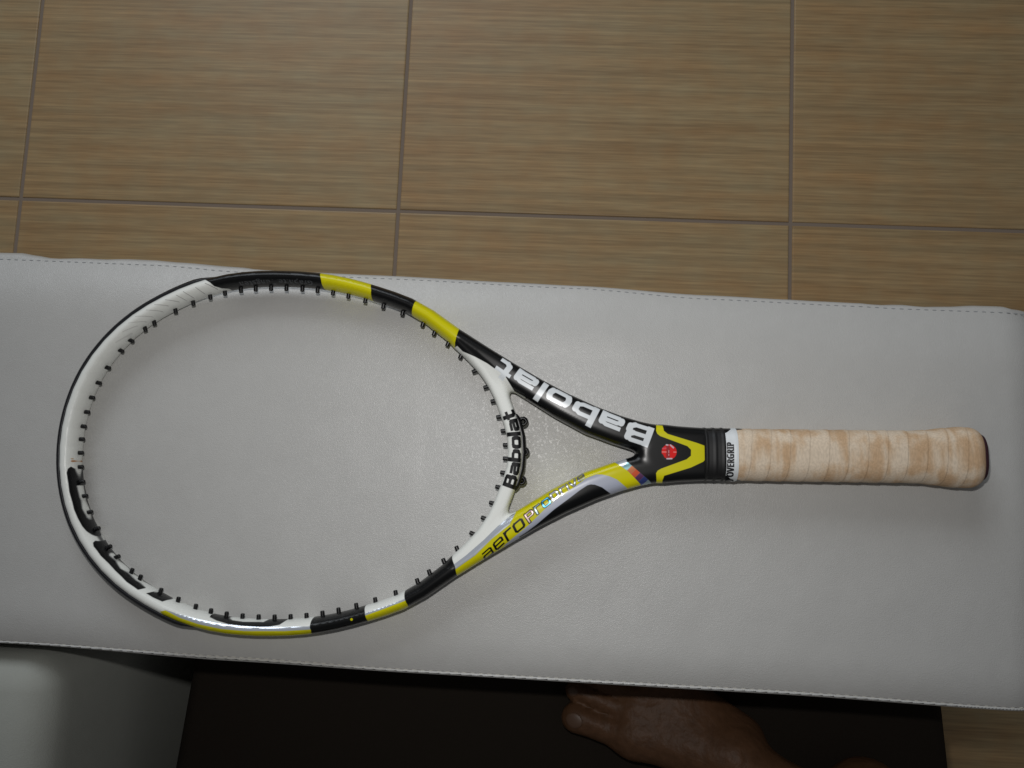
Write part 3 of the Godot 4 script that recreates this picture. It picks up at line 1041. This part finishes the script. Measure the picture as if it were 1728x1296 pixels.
func sweep_normals(pts: Array, nu: int, nv: int, centres: Array) -> Array:
	var nrm := []
	for i in nu:
		for j in nv:
			var a: Vector3 = pts[mini(i + 1, nu - 1) * nv + j] - pts[maxi(i - 1, 0) * nv + j]
			var b: Vector3 = pts[i * nv + (j + 1) % nv] - pts[i * nv + (j + nv - 1) % nv]
			var n := a.cross(b).normalized()
			nrm.append(n if n.dot(pts[i * nv + j] - centres[i]) >= 0.0 else -n)
	return nrm


func band(us: Array, half_w: Callable, half_h: Callable, nang: int, expo: float, extra: Callable) -> ArrayMesh:
	# a closed sleeve along the handle; us runs from head to butt
	var pts := []
	var cen := []
	var uvs := []
	for u in us:
		var c := Vector3(-u, 0, 0) * 0.001
		cen.append(c)
		for j in nang:
			var a := TAU * j / nang
			var x: float = extra.call(u, a)
			var cs := cos(a)
			var sn := sin(a)
			var w: float = half_w.call(u) + x
			var h: float = half_h.call(u) + x
			pts.append(c + Vector3(0, signf(sn) * pow(absf(sn), 2.0 / expo) * h, signf(cs) * pow(absf(cs), 2.0 / expo) * w) * 0.001)
			uvs.append(Vector2(u / 200.0, absf(j / float(nang) * 2.0 - 1.0)))
	return grid(pts, sweep_normals(pts, us.size(), nang, cen), uvs, us.size(), nang, true)


func grip_w(u: float) -> float:
	var w := 18.6 + 2.9 * smoothstep(56.0, 20.0, u)
	if u < 17.5:
		w -= 6.0 * (1.0 - sqrt(maxf(0.0, 1.0 - pow((17.5 - u) / 9.0, 2.0))))
	return w


func grip_h(u: float) -> float:
	var w := 16.3 + 1.6 * smoothstep(48.0, 12.0, u)
	if u < 17.5:
		w -= 6.0 * (1.0 - sqrt(maxf(0.0, 1.0 - pow((17.5 - u) / 9.0, 2.0))))
	return w


func wrap(u: float, a: float) -> float:
	# each turn of the overgrip laps over the one before
	var t := fposmod(u / 13.6 + a / TAU + 0.12, 1.0)
	var lap := smoothstep(0.0, 0.06, t) * (1.0 - 0.8 * smoothstep(0.06, 1.0, t))
	return 0.4 * lap * smoothstep(11.0, 17.0, u)


func grip_picture() -> ImageTexture:
	var w := 1024
	var h := 256
	var blot := noise(FastNoiseLite.TYPE_SIMPLEX_SMOOTH, 0.0085, 44, 3).get_image(w, h)
	var fine := noise(FastNoiseLite.TYPE_SIMPLEX_SMOOTH, 0.10, 45, 3).get_image(w, h)
	blot.convert(Image.FORMAT_L8)
	fine.convert(Image.FORMAT_L8)
	var streak := noise(FastNoiseLite.TYPE_SIMPLEX_SMOOTH, 0.03, 46, 2).get_image(w, 8)
	streak.convert(Image.FORMAT_L8)
	streak.resize(w, h, Image.INTERPOLATE_CUBIC)
	var db := blot.get_data()
	var df := fine.get_data()
	var dt := streak.get_data()
	var out := Image.create(w, h, false, Image.FORMAT_RGB8)
	for y in h:
		for x in w:
			var i := y * w + x
			var u := x / float(w) * 200.0
			var worn := smoothstep(0.28, 0.78, db[i] / 255.0 * 0.74 + dt[i] / 255.0 * 0.26 + 0.13 * smoothstep(80.0, 20.0, u))
			var c := Color(0.85, 0.785, 0.70).lerp(Color(0.76, 0.635, 0.50), worn * 0.9)
			
			var k := 1.0 + (df[i] - 128) / 128.0 * 0.07
			out.set_pixel(x, y, Color(c.r * k, c.g * k, c.b * k))
	return ImageTexture.create_from_image(out)


func build_racket() -> void:
	make_field()
	var r := thing("tennis_racket", "stringless black, white and yellow tennis racket lying on the white bench", "tennis racket")
	r.position = Vector3(0.319275, BENCH_Y + 0.0166, -0.025385 - 0.001)
	r.rotation = Vector3(0, 0.032, 0.0077)
	var pics := paint()
	var pm := StandardMaterial3D.new()
	pm.albedo_texture = pics[0]
	pm.roughness_texture = pics[1]
	pm.roughness_texture_channel = BaseMaterial3D.TEXTURE_CHANNEL_GREEN
	pm.roughness = 1.0
	pm.metallic_texture = pics[1]
	pm.metallic_texture_channel = BaseMaterial3D.TEXTURE_CHANNEL_BLUE
	pm.metallic = 1.0
	pm.metallic_specular = 0.42
	var frame := part("frame", frame_mesh(), pm, r)
	# bumper guard round the tip
	var sec := [Vector2(3.6, 8.6), Vector2(4.6, 9.3), Vector2(5.8, 8.9), Vector2(7.2, 7.2), Vector2(7.9, 4.0), Vector2(8.0, 0.0), Vector2(7.9, -4.0), Vector2(7.2, -7.2), Vector2(5.8, -8.9), Vector2(4.6, -9.3), Vector2(3.6, -8.6), Vector2(3.0, 0.0)]
	var pts := []
	var cen := []
	var uvs := []
	var angs := range(-66, 67, 2)
	for d in angs:
		var p := ring_at(d)
		var t := (ring_at(d + 0.5) - ring_at(d - 0.5)).normalized()
		var n := Vector2(t.y, -t.x)
		if n.dot(p - Vector2(513, 0)) < 0.0:
			n = -n
		var k := smoothstep(67.5, 60.0, absf(d))
		var c := Vector3(-p.x, 0, p.y) * 0.001
		cen.append(c + Vector3(-n.x, 0, n.y) * 0.0055)
		for q in sec:
			var away: float = lerpf(4.0, q.x, 0.25 + 0.75 * k)
			pts.append(c + Vector3(-n.x, 0, n.y) * away * 0.001 + Vector3(0, q.y * lerpf(0.75, 1.0, k), 0) * 0.001)
			uvs.append(Vector2(d, q.y))
	part("bumper_guard", grid(pts, sweep_normals(pts, angs.size(), sec.size(), cen), uvs, angs.size(), sec.size(), true), mats.bumper, r)
	# grommets: short square-shouldered sleeves through the inner wall
	var gro := PackedVector2Array([Vector2(668.3, -15.7), Vector2(666.6, -26.6), Vector2(663.3, -37.7), Vector2(658.6, -49.0), Vector2(652.7, -60.9), Vector2(642.8, -74.1), Vector2(635.0, -81.7), Vector2(624.1, -91.1), Vector2(617.1, -95.5), Vector2(601.1, -105.0), Vector2(587.7, -111.1), Vector2(574.6, -115.7), Vector2(563.3, -118.6), Vector2(551.0, -120.9), Vector2(539.6, -121.9), Vector2(527.8, -122.6), Vector2(668.8, -5.9), Vector2(515.9, -122.5), Vector2(503.6, -122.1), Vector2(491.8, -121.2), Vector2(479.9, -119.0), Vector2(468.0, -116.7), Vector2(455.0, -113.2), Vector2(441.1, -108.7), Vector2(426.7, -101.9), Vector2(411.0, -94.3), Vector2(401.9, -88.5), Vector2(391.0, -81.4), Vector2(380.6, -73.4), Vector2(368.4, -61.0), Vector2(359.8, -48.8), Vector2(354.6, -38.0), Vector2(350.6, -26.2), Vector2(348.0, -15.7), Vector2(346.6, -5.2), Vector2(346.8, 4.8), Vector2(348.0, 15.3), Vector2(350.3, 26.1), Vector2(354.5, 37.8), Vector2(360.2, 49.1), Vector2(368.2, 60.6), Vector2(380.6, 72.9), Vector2(390.6, 80.7), Vector2(401.3, 88.3), Vector2(410.4, 93.3), Vector2(426.1, 101.2), Vector2(440.7, 107.4), Vector2(454.4, 112.3), Vector2(467.3, 115.9), Vector2(479.0, 118.5), Vector2(490.7, 120.1), Vector2(502.4, 121.2), Vector2(514.2, 121.8), Vector2(526.0, 121.6), Vector2(537.9, 121.0), Vector2(549.8, 120.0), Vector2(561.5, 117.7), Vector2(572.9, 114.5), Vector2(586.2, 109.8), Vector2(599.6, 103.8), Vector2(615.7, 94.8), Vector2(622.4, 90.2), Vector2(633.6, 80.6), Vector2(640.7, 73.6), Vector2(650.6, 60.4), Vector2(656.5, 48.2), Vector2(661.5, 36.4), Vector2(664.7, 26.0), Vector2(667.3, 15.0), Vector2(668.5, 4.4)])
	var gm := sleeve(1.55, 0.65, 5.1)
	for g in gro:
		var dir := Vector2.ZERO
		var e := 0.6
		dir.x = plan(g.x + e, g.y).x - plan(g.x - e, g.y).x
		dir.y = plan(g.x, g.y + e).x - plan(g.x, g.y - e).x
		dir = dir.normalized()
		# strings run along or across, so the sleeves lean that way
		var straight := Vector2(0, signf(dir.y)) if absf(dir.y) > absf(dir.x) else Vector2(signf(dir.x), 0)
		dir = dir.lerp(straight, 0.45).normalized()
		var here := plan(g.x, g.y).x
		var base := g - dir * (here + 1.6)
		var o := part("grommet", gm, mats.plastic, r)
		var ax := Vector3(dir.x, 0, -dir.y)
		o.transform = Transform3D(Basis(Vector3.UP.cross(ax), ax, Vector3.UP).orthonormalized(), Vector3(-base.x, 0.0, base.y) * 0.001)
	# bridge strip with three loops on the handle side
	pts = []
	cen = []
	uvs = []
	var rows_n := 0
	var bsec := [Vector2(0.0, 5.6), Vector2(1.9, 5.0), Vector2(2.5, 3.0), Vector2(2.5, -3.0), Vector2(1.9, -5.0), Vector2(0.0, -5.6), Vector2(-1.4, -5.0), Vector2(-1.4, 5.0)]
	for k in range(-28, 29, 2):
		var v := float(k)
		var u := 340.0
		for it in 30:
			u -= plan(u, v).x * -1.0 if plan(u, v).x < 0.0 else 0.0
			if plan(u, v).x >= -0.05:
				break
		var c := Vector3(-u, 0, v) * 0.001
		cen.append(c)
		rows_n += 1
		var taper := smoothstep(29.0, 25.0, absf(v))
		for q in bsec:
			pts.append(c + Vector3(q.x * lerpf(0.3, 1.0, taper), q.y * lerpf(0.6, 1.0, taper), 0) * 0.001)
			uvs.append(q)
	var strip := part("bridge_strip", grid(pts, sweep_normals(pts, rows_n, bsec.size(), cen), uvs, rows_n, bsec.size(), true), mats.plastic, r)
	var loop := TorusMesh.new()
	loop.inner_radius = 0.0008
	loop.outer_radius = 0.0040
	loop.rings = 24
	loop.ring_segments = 14
	for g in PackedVector2Array([Vector2(333.9, -22.4), Vector2(332.8, -0.1), Vector2(334.7, 20.7)]):
		var o := part("loop", loop, mats.plastic, strip)
		o.position = Vector3(-g.x - 0.6, 0.0, g.y) * 0.001
		o.scale = Vector3(1, 2.4, 1)
	# rubber collar
	var cu := []
	for i in 41:
		cu.append(204.5 - i * 15.2 / 40.0)
	var collar_x := func(u: float, _a: float) -> float:
		var g := 0.35 * maxf(0.0, sin((u - 189.0) / 15.5 * TAU * 2.5))
		return 0.9 + g - 1.2 * smoothstep(203.2, 204.5, u) - 0.3 * smoothstep(190.0, 189.3, u)
	part("rubber_collar", band(cu, func(_u: float) -> float: return 18.3, func(_u: float) -> float: return 14.1, 72, 2.7, collar_x), mats.rubber, r)
	# finishing tape with its print
	var tu := []
	for i in 13:
		tu.append(190.4 - i * 9.4 / 12.0)
	var tape := part("finishing_tape", band(tu, func(u: float) -> float: return lerpf(18.0, 18.9, smoothstep(190.0, 182.0, u)), func(u: float) -> float: return lerpf(13.8, 16.4, smoothstep(190.0, 182.0, u)), 72, 2.7, func(_u: float, _a: float) -> float: return 0.45), mat(Color(0.85, 0.87, 0.88), 0.45), r)
	# overgrip
	var gu := []
	for i in 461:
		gu.append(183.4 - i * 174.2 / 460.0)
	var gmat := mat(Color(1, 1, 1), 0.8)
	gmat.albedo_texture = grip_picture()
	gmat.uv1_scale = Vector3(1, 1, 1)
	gmat.metallic_specular = 0.25
	part("overgrip", band(gu, grip_w, grip_h, 96, 2.8, wrap), gmat, r)
	# butt cap
	var bu := [14.0, 10.0, 8.4, 7.2, 6.4, 6.0, 5.95]
	var bw := [16.0, 16.6, 16.8, 16.7, 15.4, 9.0, 0.3]
	part("butt_cap", band(bu, func(u: float) -> float: return bw[bu.find(u)], func(u: float) -> float: return bw[bu.find(u)] * 0.84, 48, 2.8, func(_u: float, _a: float) -> float: return 0.0), mat(Color(0.20, 0.09, 0.13), 0.4), r)
	# lettering set on the surface
	var tx := text_points(") OVERGRIP")
	var tv := PackedVector3Array()
	for q in tx[0]:
		# reads upwards: across = -v, letter tops towards the head
		var v: float = 19.0 - q.x / tx[1] * 27.5
		var u: float = 183.2 + q.y / tx[2] * 5.8
		var cs := pow(clampf(absf(v) / 19.6, 0.0, 1.0), 2.7)
		var y: float = (lerpf(13.8, 16.4, smoothstep(190.0, 182.0, u)) + 0.45) * pow(1.0 - cs, 1.0 / 2.7) + 0.12
		tv.append(Vector3(-u, y, v) * 0.001)
	# a second strike, a hair to the side, makes the type bold
	var twice: PackedInt32Array = tx[3].duplicate()
	var once := tv.size()
	for k in once:
		tv.append(tv[k] + Vector3(0.0, 0.00006, 0.00042))
	for k in tx[3].size():
		twice.append(tx[3][k] + once)
	part("lettering", lettering(tv, twice), mat(Color(0.04, 0.04, 0.07), 0.5), tape)
	var gp := PackedVector2Array([Vector2(493.3, -125.2), Vector2(514.6, -126.3), Vector2(532.8, -125.9), Vector2(549.2, -124.4)])
	var glen := length_of(gp)
	tx = text_points("Graphite/Tungsten")
	tv = PackedVector3Array()
	for q in tx[0]:
		var w := walk(gp, q.x / tx[1] * glen)
		var p: Vector2 = w[0] + Vector2(-w[1].y, w[1].x) * (q.y / tx[2] - 0.4) * 3.4
		tv.append(Vector3(-p.x, surface_y(p.x, p.y) + 0.10, p.y) * 0.001)
	part("lettering", lettering(tv, tx[3]), mat(Color(0.25, 0.26, 0.27), 0.4), frame)


func text_points(text: String) -> Array:
	# the front of a line of type: points from 0, width, height of a capital, triangles
	var t := TextMesh.new()
	var f := SystemFont.new()
	f.font_names = PackedStringArray(["Droid Sans"])
	f.font_weight = 700
	t.font = f
	t.text = text
	t.font_size = 64
	t.pixel_size = 0.01
	t.depth = 0.02
	t.curve_step = 1.0
	t.horizontal_alignment = HORIZONTAL_ALIGNMENT_LEFT
	t.vertical_alignment = VERTICAL_ALIGNMENT_BOTTOM
	var a := t.get_mesh_arrays() if t.has_method("get_mesh_arrays") else t.surface_get_arrays(0)
	var v: PackedVector3Array = a[Mesh.ARRAY_VERTEX]
	var n: PackedVector3Array = a[Mesh.ARRAY_NORMAL]
	var idx: PackedInt32Array = a[Mesh.ARRAY_INDEX]
	var pts := []
	var tri := PackedInt32Array()
	var lo := Vector2(1e9, 1e9)
	var hi := -lo
	for k in range(0, idx.size(), 3):
		if n[idx[k]].z < 0.9 or n[idx[k + 1]].z < 0.9 or n[idx[k + 2]].z < 0.9:
			continue
		for m in 3:
			var q := v[idx[k + m]]
			tri.append(pts.size())
			pts.append(Vector2(q.x, q.y))
			lo = lo.min(Vector2(q.x, q.y))
			hi = hi.max(Vector2(q.x, q.y))
	for i in pts.size():
		pts[i] -= lo
	return [pts, hi.x - lo.x, hi.y - lo.y, tri]


func lettering(v: PackedVector3Array, tri: PackedInt32Array) -> ArrayMesh:
	var n := PackedVector3Array()
	n.resize(v.size())
	for t in range(0, tri.size(), 3):
		var g := (v[tri[t + 1]] - v[tri[t]]).cross(v[tri[t + 2]] - v[tri[t]]).normalized()
		if g.y < 0.0:
			g = -g
		for k in 3:
			n[tri[t + k]] = g
	return commit(v, n, PackedVector2Array(), tri)


func sleeve(outer: float, inner: float, long: float) -> ArrayMesh:
	# a little tube along -y from its base, open at the far end
	var prof := [Vector2(outer * 1.05, 0.0), Vector2(outer, -long + 0.5), Vector2(outer * 0.85, -long), Vector2(inner, -long), Vector2(inner, -long + 2.0), Vector2(0.01, -long + 2.0)]
	var pts := []
	var uvs := []
	var nrm := []
	var na := 14
	for i in prof.size():
		var p: Vector2 = prof[i]
		var e: Vector2 = prof[mini(i + 1, prof.size() - 1)] - prof[maxi(i - 1, 0)]
		var nn := Vector2(-e.y, e.x).normalized()
		if i >= 3:
			nn = Vector2(-0.7, -0.7)
		for j in na:
			var a := TAU * j / na
			pts.append(Vector3(cos(a) * p.x, p.y, sin(a) * p.x) * 0.001)
			nrm.append(Vector3(cos(a) * nn.x, nn.y, sin(a) * nn.x).normalized())
			uvs.append(Vector2(j, i))
	return grid(pts, nrm, uvs, prof.size(), na, true)


# ------------------------------------------------------------------ person: a bare foot resting on the stool

func build_person() -> void:
	var o := thing("person", "bare right foot of a person resting on the brown stool", "person", Vector3(0.15, STOOL_Y, 0.224))
	var b := [
		# big toe and its ball
		[.037, .2970, .2005, .0125, .060, .2985, .2062, .0118, 0], [.060, .2985, .2062, .0118, .086, .3010, .2115, .0170, 0], [.086, .3010, .2115, .0170, .165, .3220, .2220, .0210, 1],
		[.036, .2930, .1790, .0090, .058, .2975, .1860, .0082, 0], [.058, .2975, .1860, .0082, .088, .3000, .1945, .0125, 0], [.088, .3000, .1945, .0125, .165, .3180, .2140, .0180, 1],
		[.045, .2925, .1640, .0083, .064, .2960, .1710, .0078, 0], [.064, .2960, .1710, .0078, .092, .2980, .1800, .0125, 0], [.092, .2980, .1800, .0125, .168, .3120, .2090, .0170, 1],
		[.057, .2920, .1500, .0078, .074, .2945, .1570, .0075, 0], [.074, .2945, .1570, .0075, .098, .2965, .1680, .0125, 0], [.098, .2965, .1680, .0125, .172, .3060, .2060, .0160, 1],
		[.070, .2910, .1390, .0073, .084, .2925, .1450, .0072, 0], [.084, .2925, .1450, .0072, .105, .2955, .1570, .0130, 0], [.105, .2955, .1570, .0130, .178, .3020, .2090, .0155, 1],
		[.165, .3180, .2200, .0240, .212, .3330, .2520, .0290, 1], [.212, .3330, .2520, .0290, .232, .3700, .2800, .0310, 1], [.232, .3700, .2800, .0310, .250, .5000, .3850, .0440, 1], [.222, .3250, .2680, .0250, .273, .3160, .2480, .0335, 1],
	]
	part("body", flesh(b, 0.003, Vector3(0.018, 0.279, 0.125), Vector3(0.32, 0.50, 0.42), Vector3(0.15, STOOL_Y, 0.22)), mats.skin, o)
	var nail := SphereMesh.new()
	nail.radius = 1.0
	nail.height = 2.0
	nail.radial_segments = 20
	nail.rings = 10
	for q in [[Vector3(.0350, .3078, .2000), Vector3(.0075, .0016, .0062)], [Vector3(.0335, .3000, .1783), Vector3(.0048, .0020, .0044)], [Vector3(.0425, .2990, .1630), Vector3(.0044, .0018, .0040)]]:
		var t := part("toenail", nail, mats.nail, o)
		t.position = q[0] - Vector3(0.15, STOOL_Y, 0.22)
		t.scale = q[1]
		t.rotation = Vector3(0, -0.2, 0.35)


func flesh(bones: Array, g: float, lo: Vector3, hi: Vector3, origin: Vector3) -> ArrayMesh:
	var n := Vector3i(((hi - lo) / g).ceil()) + Vector3i.ONE
	var f := PackedFloat32Array()
	f.resize(n.x * n.y * n.z)
	f.fill(0.05)
	# each bone touches only the grid points near it; near ones join with a smooth minimum
	for b in bones:
		var a := Vector3(b[0], b[1], b[2])
		var e := Vector3(b[4], b[5], b[6]) - a
		var ra: float = b[3]
		var rb: float = b[7]
		var k: float = 0.0035 if b[8] == 0 else 0.011
		var pad := maxf(ra, rb) + 0.022
		var p0 := (a.min(a + e) - Vector3.ONE * pad - lo) / g
		var p1 := (a.max(a + e) + Vector3.ONE * pad - lo) / g
		var l2 := e.length_squared()
		for x in range(maxi(0, int(p0.x)), mini(n.x, int(p1.x) + 1)):
			for y in range(maxi(0, int(p0.y)), mini(n.y, int(p1.y) + 1)):
				for z in range(maxi(0, int(p0.z)), mini(n.z, int(p1.z) + 1)):
					var w := lo + Vector3(x, y, z) * g - a
					var t := clampf(w.dot(e) / l2, 0.0, 1.0)
					var d := (w - e * t).length() - lerpf(ra, rb, t)
					var i := (x * n.y + y) * n.z + z
					var h := clampf(0.5 + 0.5 * (f[i] - d) / k, 0.0, 1.0)
					f[i] = lerpf(f[i], d, h) - k * h * (1.0 - h)
	var id := PackedInt32Array()
	id.resize(f.size())
	id.fill(-1)
	var v := PackedVector3Array()
	var nr := PackedVector3Array()
	var sy := n.z
	var sx := n.y * n.z
	var corner := [0, 1, sy, sy + 1, sx, sx + 1, sx + sy, sx + sy + 1]
	var edges := [[0, 1], [2, 3], [4, 5], [6, 7], [0, 2], [1, 3], [4, 6], [5, 7], [0, 4], [1, 5], [2, 6], [3, 7]]
	for x in n.x - 1:
		for y in n.y - 1:
			for z in n.z - 1:
				var i := x * sx + y * sy + z
				var inside := 0
				for c in corner:
					inside += int(f[i + c] < 0.0)
				if inside == 0 or inside == 8:
					continue
				var sum := Vector3.ZERO
				var cnt := 0
				for e in edges:
					var fa := f[i + corner[e[0]]]
					var fb := f[i + corner[e[1]]]
					if (fa < 0.0) != (fb < 0.0):
						var t := fa / (fa - fb)
						sum += cp(e[0]).lerp(cp(e[1]), t)
						cnt += 1
				sum /= cnt
				id[i] = v.size()
				v.append(lo + (Vector3(x, y, z) + sum) * g - origin)
				var gr := Vector3(f[i + sx] + f[i + sx + sy + 1] - f[i] - f[i + sy + 1], f[i + sy] + f[i + sx + sy + 1] - f[i] - f[i + sx + 1], f[i + 1] + f[i + sx + sy + 1] - f[i] - f[i + sx + sy])
				nr.append(gr.normalized())
	var idx := PackedInt32Array()
	for x in range(1, n.x - 1):
		for y in range(1, n.y - 1):
			for z in range(1, n.z - 1):
				var i := x * sx + y * sy + z
				var s := f[i] < 0.0
				if s != (f[i + sx] < 0.0):
					net(idx, id, i, i - sy, i - 1, i - sy - 1)
				if s != (f[i + sy] < 0.0):
					net(idx, id, i, i - sx, i - 1, i - sx - 1)
				if s != (f[i + 1] < 0.0):
					net(idx, id, i, i - sx, i - sy, i - sx - sy)
	return commit(v, nr, PackedVector2Array(), idx)


func cp(k: int) -> Vector3:
	return Vector3(float(k / 4), float((k / 2) % 2), float(k % 2))


func net(idx: PackedInt32Array, id: PackedInt32Array, a: int, b: int, c: int, d: int) -> void:
	if id[a] >= 0 and id[b] >= 0 and id[c] >= 0 and id[d] >= 0:
		idx.append_array([id[a], id[b], id[d], id[a], id[d], id[c]])
